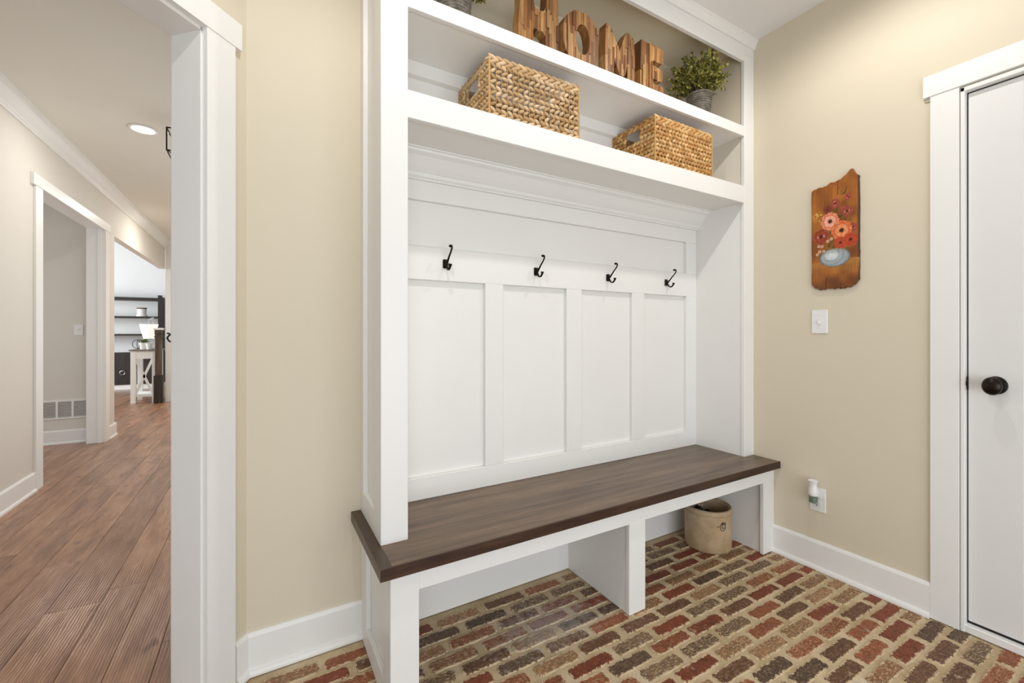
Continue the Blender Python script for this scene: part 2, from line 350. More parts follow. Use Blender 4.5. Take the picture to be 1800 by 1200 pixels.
# ------------------------------------------------------------------ brick floor
fl = struct(obj('floor', prism(B(), [dg(-.0, -.06), dg(2.0, -.06), (-1.37, -1.6), (RX+.1, -1.6), (RX+.1, WY+.05)], 'z', -.06, -.0035), M_MORTAR), 'mudroom floor of old red and brown bricks in tan mortar', 'floor')
def brickmesh(i):
    r = random.Random(100+i); L, Wd = .186, .0545
    L *= r.uniform(.95, 1.02); Wd *= r.uniform(.92, 1.05)
    pts = []
    def edge(a, b, k):
        for j in range(k):
            t = j/k; x = a[0]+(b[0]-a[0])*t; y = a[1]+(b[1]-a[1])*t
            pts.append((x+r.uniform(-.0024, .0024), y+r.uniform(-.0028, .0028)))
    c = .013
    h, w = L/2, Wd/2
    edge((-h+c, -w), (h-c, -w), 9); edge((h-c, -w), (h, -w+c), 2); edge((h, -w+c), (h, w-c), 3); edge((h, w-c), (h-c, w), 2)
    edge((h-c, w), (-h+c, w), 9); edge((-h+c, w), (-h, w-c), 2); edge((-h, w-c), (-h, -w+c), 3); edge((-h, -w+c), (-h+c, -w), 2)
    bm = B()
    lo = [bm.verts.new((x*1.015, y*1.04, -.02)) for x, y in pts]; hi = [bm.verts.new((x, y, -.0025)) for x, y in pts]
    top = [bm.verts.new((x*.97, y*.92, .0005+r.uniform(-.0008, .0012))) for x, y in pts]
    k = len(pts)
    for a, b_ in ((lo, hi), (hi, top)):
        for q in range(k): bm.faces.new((a[q], a[(q+1) % k], b_[(q+1) % k], b_[q]))
    bm.faces.new(top); bmesh.ops.recalc_face_normals(bm, faces=bm.faces)
    me = bpy.data.meshes.new('brick'); bm.to_mesh(me); bm.free(); me.materials.append(M_BRICK)
    return me
BM = [brickmesh(i) for i in range(8)]
PAL = [((126, 62, 38), .12, 5), ((138, 76, 46), .35, 4), ((102, 68, 46), .3, 5), ((88, 66, 50), .3, 3), ((146, 108, 74), .95, 5), ((134, 94, 62), .9, 4), ((112, 88, 66), .85, 3), ((142, 82, 50), .6, 5)]
yaw = math.radians(30.16)
def campix(x, y, z=0):
    d = x*math.sin(yaw)+y*math.cos(yaw); r = x*math.cos(yaw)-y*math.sin(yaw)
    if d < .05: return None
    return 900+756.58*r/d, 583.77-756.58*(z-H)/d
rb = random.Random(5); far = []
PX, PY = .205, .066
for k in range(-8, 46):
    cy = 1.2223-PY*k
    if cy > WY-.03 or cy < -1.5: continue
    ox = .895 if k % 2 == 0 else .895-PX/2
    ox += rb.uniform(-.012, .012)
    for q in range(-12, 9):
        cx = ox+PX*q
        hx = 1.0
        if cx > RX+.06: continue
        if (cx-XC)-(cy-YC) < .09: continue                      # the room side of the diagonal wall
        if cx+.09 > RX+.02:                                      # cut to the wall
            x1 = RX-.004; x0 = cx-.089
            if x1-x0 < .03: continue
            hx = (x1-x0)/.178; cx = (x0+x1)/2
        px = campix(cx, cy)
        col, al, _ = rb.choices(PAL, [w for *_, w in PAL])[0]
        pose = (cx+rb.uniform(-.004, .004)*(hx == 1), cy+rb.uniform(-.0025, .0025), rb.uniform(-.0008, .0008), rb.uniform(-.012, .012)+(math.pi if rb.random() < .5 else 0), hx, rb.randrange(8))
        if px and -40 < px[0] < 1840 and px[1] < 1240:
            o = bpy.data.objects.new('brick', BM[pose[5]]); COL.objects.link(o); o.parent = fl
            o.location = pose[:3]; o.rotation_euler[2] = pose[3]; o.scale = (hx, 1, 1)
            f_ = rb.uniform(.85, 1.15); o.color = (lin(col[0])*f_, lin(col[1])*f_, lin(col[2])*f_, al)
        else: far.append(pose)
bm = B()
for x, y, z, r, hx, i in far:
    t = bmesh.new(); t.from_mesh(BM[i]); t.transform(Matrix.Translation((x, y, z)) @ Matrix.Rotation(r, 4, 'Z') @ Matrix.Diagonal((hx, 1, 1, 1)))
    me = bpy.data.meshes.new('t'); t.to_mesh(me); t.free(); bm.from_mesh(me); bpy.data.meshes.remove(me)
o = obj('outlying_bricks', bm, M_BRICKO, fl); o['kind'] = 'stuff'; o.color = (lin(108), lin(66), lin(48), .5)
# ------------------------------------------------------------------ hall shell
HX = -1.434; HZ = 2.70
HR = .10
bm = B()
box(bm, HX-.12, HX, 1.5, 4.50, 0, HZ); box(bm, HX-.12, HX, 6.11, 6.43, 0, HZ); box(bm, HX-.12, HX, 4.50, 6.11, 2.262, HZ); box(bm, -1.515, HX, 6.43, 9.36, 2.235, HZ)
struct(obj('wall_hall_left', bm, M_HALLW), 'pale hall wall with the cased doorway and a dropped beam', 'wall')
struct(obj('wall_niche', box(B(), -3.6, HX-.12, 6.2, 6.32, 0, HZ), M_HALLW), 'pale wall with the vent grille seen through the hall doorway', 'wall')
struct(obj('ceiling_hall', prism(B(), [(-3.6, 1.5), (-.4, 1.5), dg(.1, -.12), (HR, WY+.12), (HR, 9.4), (HX-.1, 9.4), (HX-.1, 6.32), (-3.6, 6.32)], 'z', HZ, HZ+.05), M_HCEIL), 'cream hall ceiling with the recessed light', 'ceiling')
struct(obj('wall_hall_right', box(B(), HR, HR+.1, WY+.12, 9.4, 0, HZ), M_HALLW), 'pale hall wall hidden behind the jamb', 'wall')
struct(obj('wall_hall_end', box(B(), -1.43, HR, 9.36, 9.48, 0, 3.4), M_LIV), 'white wall closing the far end of the hall', 'wall')
struct(obj('wall_living', box(B(), -6, -1.0, 11.85, 11.97, 0, 4.2), M_LIV), 'white living room wall behind the dark bookcase', 'wall')
fh = struct(obj('floor_hall', prism(B(), [dg(-.1, -.06), dg(2.0, -.06), (-4.5, 0.3), (-4.5, 12), (.3, 12), (.3, WY+.1)], 'z', -.06, -.003), plain('floor_gap', rgb(60, 38, 26), .8)), 'hall floor of wide brown oak planks', 'floor')
rp = random.Random(11); x = -4.4; stuffp = []
xs = []
while x < .25:
    w = rp.choice((.12, .137, .155, .175)); xs.append((x, x+w)); x += w
npl = 0
for x0, x1 in xs:
    def ystart(x): return (x-XC)+YC+.085 if x > -1.75 else .3
    y = max(ystart((x0+x1)/2), .3); first = True; y += 0; yend = 12.0
    cur = y; L = rp.uniform(.3, 1.6)
    while cur < yend:
        e = min(cur+L, yend); L = rp.uniform(.7, 1.9)
        a0, a1 = (ystart(x0), ystart(x1)) if first and x0 > -1.75 else (cur+.0008, cur+.0008)
        first = False
        g = .0009; P4 = [(x0+g, a0), (x1-g, a1), (x1-g, e-.0008), (x0+g, e-.0008)]
        cur = e
        if e-max(a0, a1) < .02: continue
        vis = False
        for xx in (x0, x1):
            for t in (0, .25, .5, .75, 1):
                px = campix(xx, a0+(e-a0)*t)
                if px and -40 < px[0] < 345 and px[1] < 1230: vis = True
        yc = (a0+e)/2
        if xx < HX-.05 and 1.5 < e < 4.4 or (x1 < -1.6 and yc < 6.2 and not (x0 > -2.3 and yc > 4.6)): vis = False
        c = rp.choice(((1, .98, .95), (.86, .82, .8), (1.08, 1.04, 1), (.94, .9, .86), (1.02, .92, .84), (.78, .72, .68)))
        if vis and npl < 298:
            bm = B(); prism(bm, P4, 'z', -.02, 0)
            es = [ed for ed in bm.edges if all(v.co.z > -.001 for v in ed.verts)]
            bmesh.ops.bevel(bm, geom=es, offset=.0008, segments=1, affect='EDGES')
            o = obj('plank', bm, M_PLANK, fh); o.color = (*c, 1); npl += 1
        else: stuffp.append(P4)
bm = B()
for P4 in stuffp: prism(bm, P4, 'z', -.02, 0)
o = obj('outlying_planks', bm, M_PLANK, fh); o['kind'] = 'stuff'
# hall crown, baseboards, doorway casing
cp = [(0, 2.592), (.012, 2.592), (.014, 2.604), (.022, 2.610), (.024, 2.618), (.05, 2.640), (.072, 2.672), (.080, 2.676), (.082, 2.688), (.094, 2.692), (.094, HZ), (0, HZ)]
struct(obj('trim_2', prism(B(), [(HX+d, z) for d, z in cp], 'y', 1.9, 9.36), M_WHITE), 'white crown moulding along the hall ceiling', 'crown moulding')
bh = thing('baseboard_hall', (HX, 4, 0), 'white baseboard along the left hall wall', 'baseboard'); bh['kind'] = 'structure'
obj('baseboard_length', prism(B(), [(HX+d, z) for d, z in bbprof(.14, .014, .010)], 'y', 1.6, 4.44), M_WHITE, bh)
obj('baseboard_length', prism(B(), [(HX+d, z) for d, z in bbprof(.14, .014, .010)], 'y', 6.185, 6.455), M_WHITE, bh)
obj('baseboard_length', prism(B(), [(6.2-d, z) for d, z in bbprof(.14, .014, .010)], 'x', -3.0, -1.56), M_WHITE, bh)
tr = thing('trim_3', (HX, 5.3, 0), 'white casing of the doorway in the hall wall', 'door casing'); tr['kind'] = 'structure'
bx('casing_leg', M_WHITE, tr, HX, HX+.017, 4.44, 4.555, 0, 2.245)
bx('casing_leg', M_WHITE, tr, HX, HX+.017, 6.055, 6.18, 0, 2.245)
bx('casing_head', M_WHITE, tr, HX, HX+.022, 4.395, 6.20, 2.222, 2.306)
bx('jamb', M_WHITE, tr, HX-.135, HX+.004, 4.50, 4.553, 0, 2.24)
bx('jamb', M_WHITE, tr, HX-.135, HX+.004, 6.05, 6.12, 0, 2.24)
bx('head_jamb', M_WHITE, tr, HX-.135, HX+.004, 4.50, 6.12, 2.232, 2.27)
bx('door_stop', M_WHITE, tr, HX-.045, HX-.012, 6.036, 6.05, 0, 2.232)
# recessed light, lantern
rl = thing('recessed_light', (-.78, 4.24, HZ), 'round recessed light glowing in the hall ceiling', 'ceiling light')
M_GLOW, nt, b = newmat('lamp_glow'); b.inputs['Emission Color'].default_value = (1, .97, .92, 1); b.inputs['Emission Strength'].default_value = 3.5
obj('trim_ring', lathe(B(), [(.072, 0), (.090, -.001), (.090, -.006), (.072, -.009), (.072, 0)], (-.78, 4.24, HZ), 32, False), M_WHITE, rl, True, angle=.6)
obj('lens', lathe(B(), [(.071, -.002), (.071, -.005)], (-.78, 4.24, HZ), 32), M_GLOW, rl)
lx, ly = -.46, 4.0
ln = thing('lantern_pendant', (lx, ly, 2.40), 'black metal lantern pendant half hidden behind the white jamb', 'pendant lamp')
bm = B()
for a in (-.125, .125):
    for c in (-.125, .125): tube(bm, [(lx+a, ly+c, 2.45), (lx+a, ly+c, 2.61)], .005, 6)
for z in (2.45, 2.61):
    for a in (-.125, .125):
        tube(bm, [(lx+a, ly-.125, z), (lx+a, ly+.125, z)], .005, 6); tube(bm, [(lx-.125, ly+a, z), (lx+.125, ly+a, z)], .005, 6)
for a in (-.125, .125):
    for c in (-.125, .125): tube(bm, [(lx+a, ly+c, 2.61), (lx+a*.2, ly+c*.2, 2.66)], .004, 6); tube(bm, [(lx+a, ly+c, 2.45), (lx+a*.3, ly+c*.3, 2.41)], .004, 6)
obj('frame', bm, M_BLACK, ln)
obj('stem', tube(B(), [(lx, ly, 2.655), (lx, ly, HZ)], .006), M_BLACK, ln)
obj('ceiling_plate', lathe(B(), [(.06, -.02), (.06, 0)], (lx, ly, HZ), 24), M_BLACK, ln)
for a in (-.05, .05): obj('candle_sleeve', lathe(B(), [(.012, 0), (.012, .09)], (lx+a, ly, 2.47), 10), M_CERAMIC, ln)
# vent and switch on the niche wall
def louvred(name, x0, x1, z0, z1, y, label, cat):
    t = thing(name, ((x0+x1)/2, y, z0), label, cat)
    bm = B(); m = .016; w = (x1-x0-4*m)/3
    box(bm, x0, x1, y-.008, y, z0, z0+m); box(bm, x0, x1, y-.008, y, z1-m, z1)
    for i in range(4): box(bm, x0+i*(w+m), x0+i*(w+m)+m, y-.008, y, z0+m, z1-m)
    obj('grille_frame', bm, M_WHITE, t)
    for i in range(3):
        a = x0+m+i*(w+m); bm = B(); k = 11
        for j in range(k):
            z = z0+m+(z1-z0-2*m)*(j+.5)/k
            prism(bm, [(y-.0005, z-.003), (y-.0075, z+.003), (y-.0075, z+.0052), (y-.0005, z-.0008)], 'x', a, a+w)
        o = obj('louvres', bm, M_WHITE, t); 
    bx('backing', plain('vent_shade', rgb(150, 148, 142), .8), t, x0+.01, x1-.01, y-.0004, y, z0+.01, z1-.01, bev=0)
louvred('vent_grille', -1.955, -1.583, .257, .453, 6.1995, 'white louvred return vent grille low on the niche wall', 'vent')
def switch(loc, axis, label):
    t = thing('light_switch', loc, label, 'light switch')
    x, y, z = loc
    if axis == 'y':
        bx('plate', M_PLASTIC, t, x-.035, x+.035, y-.006, y, z-.057, z+.057, bev=.002)
        bx('toggle', M_PLASTIC, t, x-.005, x+.005, y-.016, y-.006, z-.002, z+.014, bev=.001)
    else:
        bx('plate', M_PLASTIC, t, x-.006, x, y-.0345, y+.0345, z-.057, z+.057, bev=.002)
        bx('toggle_slot', M_CERAMIC, t, x-.0065, x-.005, y-.006, y+.006, z-.013, z+.013, bev=0)
        obj('toggle', prism(B(), [(x-.006, z-.006), (x-.006, z+.008), (x-.017, z-.008), (x-.015, z-.013)], 'y', y-.0042, y+.0042), M_PLASTIC, t)
        for dz in (-.03, .03):
            obj('screw', xlathe([(.0028, 0), (.0028, .001), (.001, .0016)], (x-.006, y, z+dz), n=10), M_CERAMIC, t)
switch((-1.665, 6.2, 1.18), 'y', 'white light switch on the niche wall above the vent')
# ------------------------------------------------------------------ built-in cubby (upper)
L, L2, R2, R3, F, Fk = .3246, .4118, 2.259, 2.2637, 1.383, 1.402
LI = .404; zb = .4787; FB = 1.684; FR = 1.704
RW = RX-.0005
ht = thing('hall_tree', (1.33, 1.54, zb), 'tall white built-in cubby with two shelves and a panelled back', 'built-in cubby')
bx('post', M_WHITE, ht, L, L2, F, Fk, zb, 2.66); bx('post', M_WHITE, ht, R2, RW, F, Fk, zb, 2.66)
bx('header', M_WHITE, ht, L2, R2, F, Fk, 2.6219, 2.7071)
for a, b_ in ((L, L2), (R2, RW)): bx('header_end', M_WHITE, ht, a, b_, F, Fk, 2.66, 2.7071, bev=0)
crp = [(Fk, 2.7071), (F-.006, 2.7071), (F-.008, 2.714), (F-.012, 2.72), (F-.018, 2.738), (F-.026, 2.744), (F-.026, CZ-.0003), (Fk, CZ-.0003)]
obj('crown', prism(B(), crp, 'x', L-.02, RW), M_WHITE, ht)
bx('crown_return', M_WHITE, ht, L-.02, L, F-.01, WY, 2.7071, CZ-.0003)
# left side: frame and panel outside, smooth inside
lp = bx('side_panel', M_WHITE, ht, .342, LI, Fk, WY, zb, 2.7071, bev=0)
def sub(o, par):
    base = Matrix.Translation(par.parent.location); o.parent = par
    o.matrix_parent_inverse = (base @ par.matrix_parent_inverse).inverted(); return o
sub(bx('stile', M_WHITE, None, L, .342, 1.655, WY, zb, 2.7071), lp)
sub(bx('stile', M_WHITE, None, L, .342, Fk, 1.474, zb, 2.7071, bev=0), lp)
sub(bx('rail', M_WHITE, None, L, .342, 1.474, 1.655, zb, .561), lp)
sub(bx('rail', M_WHITE, None, L, .342, 1.474, 1.655, 2.58, 2.7071), lp)
M_CREAM = paint('cream_interior', rgb(229, 222, 206), .6, .01)  # cream tone on the right side of the middle compartment
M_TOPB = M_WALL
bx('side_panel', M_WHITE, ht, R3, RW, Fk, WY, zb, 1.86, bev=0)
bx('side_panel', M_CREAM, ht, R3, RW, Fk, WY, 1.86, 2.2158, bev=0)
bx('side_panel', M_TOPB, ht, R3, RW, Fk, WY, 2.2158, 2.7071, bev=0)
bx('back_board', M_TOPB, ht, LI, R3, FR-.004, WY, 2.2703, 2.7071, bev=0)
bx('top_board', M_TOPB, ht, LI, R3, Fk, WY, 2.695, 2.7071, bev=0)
# shelves
for nm, z0, z1, zu in (('lower', 1.8548, 1.9461, 1.862), ('upper', 2.2158, 2.2703, 2.219)):
    s_ = bx('shelf', M_WHITE, ht, LI, R3, Fk, WY, zu, z1-.001, bev=0)
    sub(bx('shelf_face', M_WHITE, None, L2, R2, F, Fk, z0, z1), s_)
# back, middle compartment
bx('cleat', M_WHITE, ht, LI, R3, 1.652, WY, 2.166, 2.219)
bx('back_board', M_WHITE, ht, LI, R3, FB, WY, 1.9451, 2.166, bev=0)
# back, lower compartment
bp = bx('back_panel', M_WHITE, ht, LI, R3, FR, WY, zb, 1.862, bev=0)
P1 = (.494, .8441); P2 = (.9344, 1.2882); P3 = (1.3831, 1.7296); P4 = (1.8222, 2.1729)
z6, z5, z4, z3 = .5681, 1.3665, 1.5019, 1.6869
def st(nm, *a): return sub(bx(nm, M_WHITE, None, *a, bev=.002), bp)
st('rail', LI, R3, FB, FR+.001, zb, z6); st('hook_rail', LI, R3, FB, FR+.001, z5, z4); st('rail', LI, R3, FB, FR+.001, z3, 1.862)
for a, b_ in ((LI, P1[0]), (P1[1], P2[0]), (P2[1], P3[0]), (P3[1], P4[0]), (P4[1], R3)): st('stile', a, b_, FB, FR+.001, z6, z5)
st('stile', LI, P1[0], FB, FR+.001, z4, z3); st('stile', P4[1], R3, FB, FR+.001, z4, z3)
cv = [(FB, 1.764), (1.672, 1.764), (1.669, 1.770), (1.662, 1.776), (1.658, 1.788), (1.655, 1.790), (1.640, 1.806), (1.615, 1.838), (1.598, 1.848), (1.596, 1.856), (1.588, 1.858), (1.588, 1.862), (FB, 1.862)]
obj('cove_moulding', prism(B(), cv, 'x', LI, R3), M_WHITE, ht)
# ------------------------------------------------------------------ bench base and top
La, La2, Ra2, Fa, za, zt = .3269, .4141, 2.2487, 1.2745, .3712, .4434
bb = thing('storage_bench', (1.33, 1.48, 0), 'white open bench with a long dark stained wooden seat', 'bench')
bx('leg', M_WHITE, bb, La, La2, Fa, Fa+.019, 0, zt); bx('leg', M_WHITE, bb, Ra2, RW, Fa, Fa+.019, 0, zt)
bx('apron', M_WHITE, bb, La2, Ra2, Fa, Fa+.019, za, zt)
bx('leg', M_WHITE, bb, 1.2925, 1.3854, Fa, Fa+.019, 0, za)
bx('divider', M_WHITE, bb, 1.296, 1.334, Fa+.019, 1.683, 0, zt, bev=0)
bx('back_panel', M_WHITE, bb, La+.06, RW, 1.683, WY, 0, zt, bev=0)
bx('side_panel', M_WHITE, bb, R3, RW, Fa+.019, 1.683, 0, zt, bev=0)
sp = bx('side_panel', M_WHITE, bb, .343, .406, Fa+.019, WY, 0, zt, bev=0)
sub(bx('stile', M_WHITE, None, La, .343, 1.612, WY, 0, zt), sp); sub(bx('stile', M_WHITE, None, La, .343, Fa+.019, 1.366, 0, zt, bev=0), sp)
sub(bx('rail', M_WHITE, None, La, .343, 1.366, 1.612, 0, .078), sp); sub(bx('rail', M_WHITE, None, La, .343, 1.366, 1.612, .38, zt), sp)
bt = bb
Lb, Fb = .2903, 1.2422
bx('seat_board', M_BENCH, bt, Lb+.034, RW, Fb+.006, WY, zt, zb, bev=.001)
obj('edge_strip', prism(B(), [(Lb, Fb), (Lb+.034, Fb+.006), (Lb+.034, WY), (Lb, WY)], 'z', zt, zb-.0003), M_BENCHY, bt)
obj('edge_strip', prism(B(), [(Lb, Fb), (RW, Fb), (RW, Fb+.006), (Lb+.034, Fb+.006)], 'z', zt, zb-.0003), M_EDGE, bt)
# ------------------------------------------------------------------ coat hooks
def hookmeshes():
    a = B(); box(a, -.0125, .0125, -.006, 0, -.0185, .0185, bev=.003)
    box(a, -.008, .008, -.010, -.005, -.012, .012, bev=.002)
    b1 = B()
    up = bez([(0, -.008, -.004), (0, -.020, .004), (0, -.042, .026), (0, -.062, .044), (0, -.070, .058), (0, -.064, .066), (0, -.056, .064)], 30)
    n = len(up); tube(b1, up, [.0042-.0016*math.sin(math.pi*i/(n-1))+(.0016 if i > n-5 else 0) for i in range(n)], 8, 1.5)
    b2 = B()
    lo = bez([(0, -.008, -.006), (0, -.014, -.012), (0, -.024, -.024), (0, -.038, -.027), (0, -.050, -.018), (0, -.054, -.006)], 24)
    n = len(lo); tube(b2, lo, [.0038 if i < n-5 else .0038+.0006*(i-n+5) for i in range(n)], 8, 1.4)
    out = []
    for nm, q in (('hook_plate', a), ('upper_arm', b1), ('lower_arm', b2)):
        bmesh.ops.recalc_face_normals(q, faces=q.faces); me = bpy.data.meshes.new(nm); q.to_mesh(me); q.free()
        me.polygons.foreach_set('use_smooth', [nm != 'hook_plate']*len(me.polygons)); me.materials.append(M_BRONZE); out.append((nm, me))
    return out
HM = hookmeshes()
for x, lab in ((.659, 'dark bronze coat hook nearest the left post'), (1.108, 'dark bronze coat hook second from the left post'), (1.554, 'dark bronze coat hook third from the left post'), (1.995, 'dark bronze coat hook nearest the right wall')):
    t = thing('coat_hook', (x, FB, 1.4375), lab, 'coat hook', 'coat hooks on the panelled back')
    for nm, me in HM: link(nm, me, None, t, local=True)
# ------------------------------------------------------------------ woven baskets
def ell(V, Fc, C, c, ax, r, col, nu=7, nv=4):
    """low ellipsoid: centre c, axes (3 vectors), radii r"""
    b0 = len(V); rows = []
    V.append(c-ax[0]*r[0]); C.append(col)
    for j in range(1, nv):
        a = math.pi*j/nv
        for i in range(nu):
            p = 2*math.pi*i/nu
            V.append(c-ax[0]*r[0]*math.cos(a)+ax[1]*r[1]*math.sin(a)*math.cos(p)+ax[2]*r[2]*math.sin(a)*math.sin(p)); C.append(col)
    V.append(c+ax[0]*r[0]); C.append(col); e = len(V)-1
    for i in range(nu):
        Fc.append((b0, b0+1+(i+1) % nu, b0+1+i))
        for j in range(nv-2):
            q = b0+1+j*nu; Fc.append((q+i, q+(i+1) % nu, q+nu+(i+1) % nu, q+nu+i))
        q = b0+1+(nv-2)*nu; Fc.append((q+i, q+(i+1) % nu, e))
def colmesh(name, V, Fc, C, mat, parent, smooth=True, local=True):
    me = bpy.data.meshes.new(name); me.from_pydata([tuple(v) for v in V], [], Fc)
    a = me.color_attributes.new('Col', 'FLOAT_COLOR', 'POINT')
    a.data.foreach_set('color', [q for c in C for q in (c[0], c[1], c[2], 1)])
    if smooth: me.polygons.foreach_set('use_smooth', [True]*len(me.polygons))
    return link(name, me, mat, parent, local)
def basket(x0, x1, y0, y1, z0, h, pal, label, seed, gap):
    r = random.Random(seed); cx, cy = (x0+x1)/2, (y0+y1)/2
    t = thing('wicker_basket', (cx, cy, z0), label, 'basket', 'woven baskets on the lower shelf')
    hw, hd = (x1-x0)/2, (y1-y0)/2
    Z = Vector((0, 0, 1))
    def pick():
        c = r.choice(pal); f_ = r.uniform(.8, 1.15); return (lin(c[0])*f_, lin(c[1])*f_, lin(c[2])*f_)
    walls = [((-hw, -hd), (hw, -hd), 0), ((hw, -hd), (hw, hd), 0), ((hw, hd), (-hw, hd), 0), ((-hw, hd), (-hw, -hd), 1)]
    V, Fc, C = [], [], []; RV, RF, RC = [], [], []; WV = B()
    rows = 9; rp_ = (h-.045)/rows
    for a, b_, hole in walls:
        a = Vector((*a, 0)); b_ = Vector((*b_, 0)); d = (b_-a); Ln = d.length; d.normalize(); n = Vector((d.y, -d.x, 0))
        k = max(3, round(Ln/.0235)); st_ = Ln/k
        for j in range(rows):
            z = .018+rp_*(j+.5)
            for i in range(k):
                u = (i+.5*(1+(j % 2)*.0))*st_
                if hole and abs(u-Ln/2) < .055 and z > h-.095: continue
                tilt = (.55 if j % 2 else -.55)+r.uniform(-.2, .2)
                ax0 = (d*math.cos(tilt)+Z*math.sin(tilt)); ax1 = (-d*math.sin(tilt)+Z*math.cos(tilt))
                ell(V, Fc, C, a+d*(u+r.uniform(-.0015, .0015))+Z*z+n*r.uniform(-.001, .0025), (ax0, ax1, n), (.0148*r.uniform(.9, 1.1), .0082*gap*r.uniform(.9, 1.1), .0078), pick())
        for i in range(k+1):
            u = i*st_
            if hole and abs(u-Ln/2) < .055: tube(WV, [a+d*u+Z*.01+n*.003, a+d*u+Z*(h-.1)+n*.003], .0011, 5)
            else: tube(WV, [a+d*u+Z*.01+n*.0045, a+d*u+Z*(h-.02)+n*.0045], .0011, 5)
        # braided rims, top and bottom
        for z, rr in ((.009, .0085), (h-.022, .0085), (h-.009, .0075)):
            m = round(Ln/.032)
            for i in range(m):
                tilt = .42 if z != h-.009 else -.35
                ax0 = d*math.cos(tilt)+Z*math.sin(tilt); ax1 = -d*math.sin(tilt)+Z*math.cos(tilt)
                ell(RV, RF, RC, a+d*((i+.5)*Ln/m)+Z*z, (ax0, ax1, n), (.025, rr*.95, rr), pick(), 8, 5)
        if hole:
            for q in range(14):
                for u in (Ln/2-.055, Ln/2+.055):
                    if q < 5: ell(RV, RF, RC, a+d*u+Z*(h-.095+q*.016), (Z, d, n), (.012, .006, .007), pick())
            for q in range(7): ell(RV, RF, RC, a+d*(Ln/2-.05+q*.0167)+Z*(h-.096), (d, Z, n), (.013, .006, .007), pick())
    o = colmesh('woven_wall', V, Fc, C, M_WEAVE, t); o['kind'] = 'stuff'
    o = colmesh('braided_rim', RV, RF, RC, M_WEAVE, t); o['kind'] = 'stuff'
    for sx in (-1, 1):
        for sy in (-1, 1): tube(WV, [(sx*hw+sx*.004, sy*hd+sy*.004, .004), (sx*hw+sx*.004, sy*hd+sy*.004, h-.004)], .0026, 6)
    obj('wire_frame', WV, plain('pale_wire', rgb(206, 160, 92), .5), t, local=True)
    obj('base_mat', box(B(), -hw+.004, hw-.004, -hd+.004, hd-.004, .004, .01), plain('basket_base', rgb(120, 88, 54), .8), t, local=True)
basket(.722, 1.132, 1.405, 1.682, 1.9461, .228, [(214, 182, 138), (198, 164, 118), (224, 196, 156), (186, 150, 104)], 'larger-gapped pale woven basket on the lower shelf under the letter H', 3, .92)
basket(1.590, 2.003, 1.405, 1.676, 1.9461, .228, [(214, 170, 108), (200, 150, 88), (226, 186, 128), (190, 138, 78)], 'golden tightly woven basket on the lower shelf nearest the right wall', 4, 1.12)
# ------------------------------------------------------------------ HOME letters
SP = [(206, 154, 92), (194, 140, 80), (176, 122, 66), (222, 176, 114), (160, 108, 58), (200, 148, 86), (140, 92, 48), (214, 164, 100)]
def letter(ch, x0, outer, holes, label, seed, zmax, y0=1.43, dep=.042):
    r = random.Random(seed)
    t = thing('wooden_letter', (x0, y0, 2.2703), label, 'letter', 'wooden letters on the top shelf')
    base = bmesh.new()
    es = []
    for P in [outer]+holes:
        vs_ = [base.verts.new((x, 0, z)) for x, z in P]
        es += [base.edges.new((vs_[i], vs_[(i+1) % len(vs_)])) for i in range(len(vs_))]
    bmesh.ops.triangle_fill(base, use_beauty=True, use_dissolve=False, edges=es)
    xs_ = [v.co.x for v in base.verts]; a, w1 = min(xs_), max(xs_)
    cuts = [a]
    while cuts[-1] < w1-.012: cuts.append(min(w1, cuts[-1]+r.uniform(.008, .017)))
    for c0, c1 in zip(cuts, cuts[1:]):
        zc = [0]
        while zc[-1] < zmax: zc.append(zc[-1]+r.uniform(.06, .17))
        for z0, z1 in zip(zc, zc[1:]):
            q = base.copy()
            for co, no in (((c0, 0, 0), (-1, 0, 0)), ((c1, 0, 0), (1, 0, 0)), ((0, 0, z0), (0, 0, -1)), ((0, 0, z1), (0, 0, 1))):
                bmesh.ops.bisect_plane(q, geom=q.verts[:]+q.edges[:]+q.faces[:], plane_co=co, plane_no=no, clear_outer=True)
            if not q.faces or sum(f_.calc_area() for f_ in q.faces) < 3e-5: q.free(); continue
            bmesh.ops.dissolve_limit(q, angle_limit=.01, verts=q.verts[:], edges=q.edges[:])
            isl, seen = [], set()
            q.faces.ensure_lookup_table(); q.faces.index_update()
            for f0 in q.faces:
                if f0.index in seen: continue
                st_, grp = [f0], []; seen.add(f0.index)
                while st_:
                    a_ = st_.pop(); grp.append(a_.index)
                    for e_ in a_.edges:
                        for g_ in e_.link_faces:
                            if g_.index not in seen: seen.add(g_.index); st_.append(g_)
                isl.append(set(grp))
            for grp in isl:
                p_ = q.copy(); bmesh.ops.delete(p_, geom=[f_ for f_ in p_.faces if f_.index not in grp], context='FACES')
                if sum(f_.calc_area() for f_ in p_.faces) < 2e-5: p_.free(); continue
                yo = r.uniform(-.0055, .002)
                for v in p_.verts: v.co.y = yo
                ex = bmesh.ops.extrude_face_region(p_, geom=p_.faces[:])
                for g in ex['geom']:
                    if isinstance(g, bmesh.types.BMVert): g.co.y = dep+r.uniform(-.0003, .0003)
                o = obj('wood_strip', p_, M_STRIP, t, local=True)
                c = r.choice(SP); f_ = r.uniform(.75, 1.1); o.color = (lin(c[0])*f_, lin(c[1])*f_, lin(c[2])*f_, 1)
            q.free()
    base.free()
letter('H', .862, [(0, 0), (.064, 0), (.066, .03), (.063, .075), (.07, .088), (.11, .086), (.124, .075), (.127, .03), (.125, 0), (.189, 0), (.187, .12), (.191, .2), (.186, .25), (.128, .248), (.125, .19), (.115, .168), (.085, .165), (.07, .172), (.064, .2), (.066, .25), (.003, .248), (.005, .17), (-.003, .1)], [], 'wooden strip letter H on the top shelf', 21, .25)
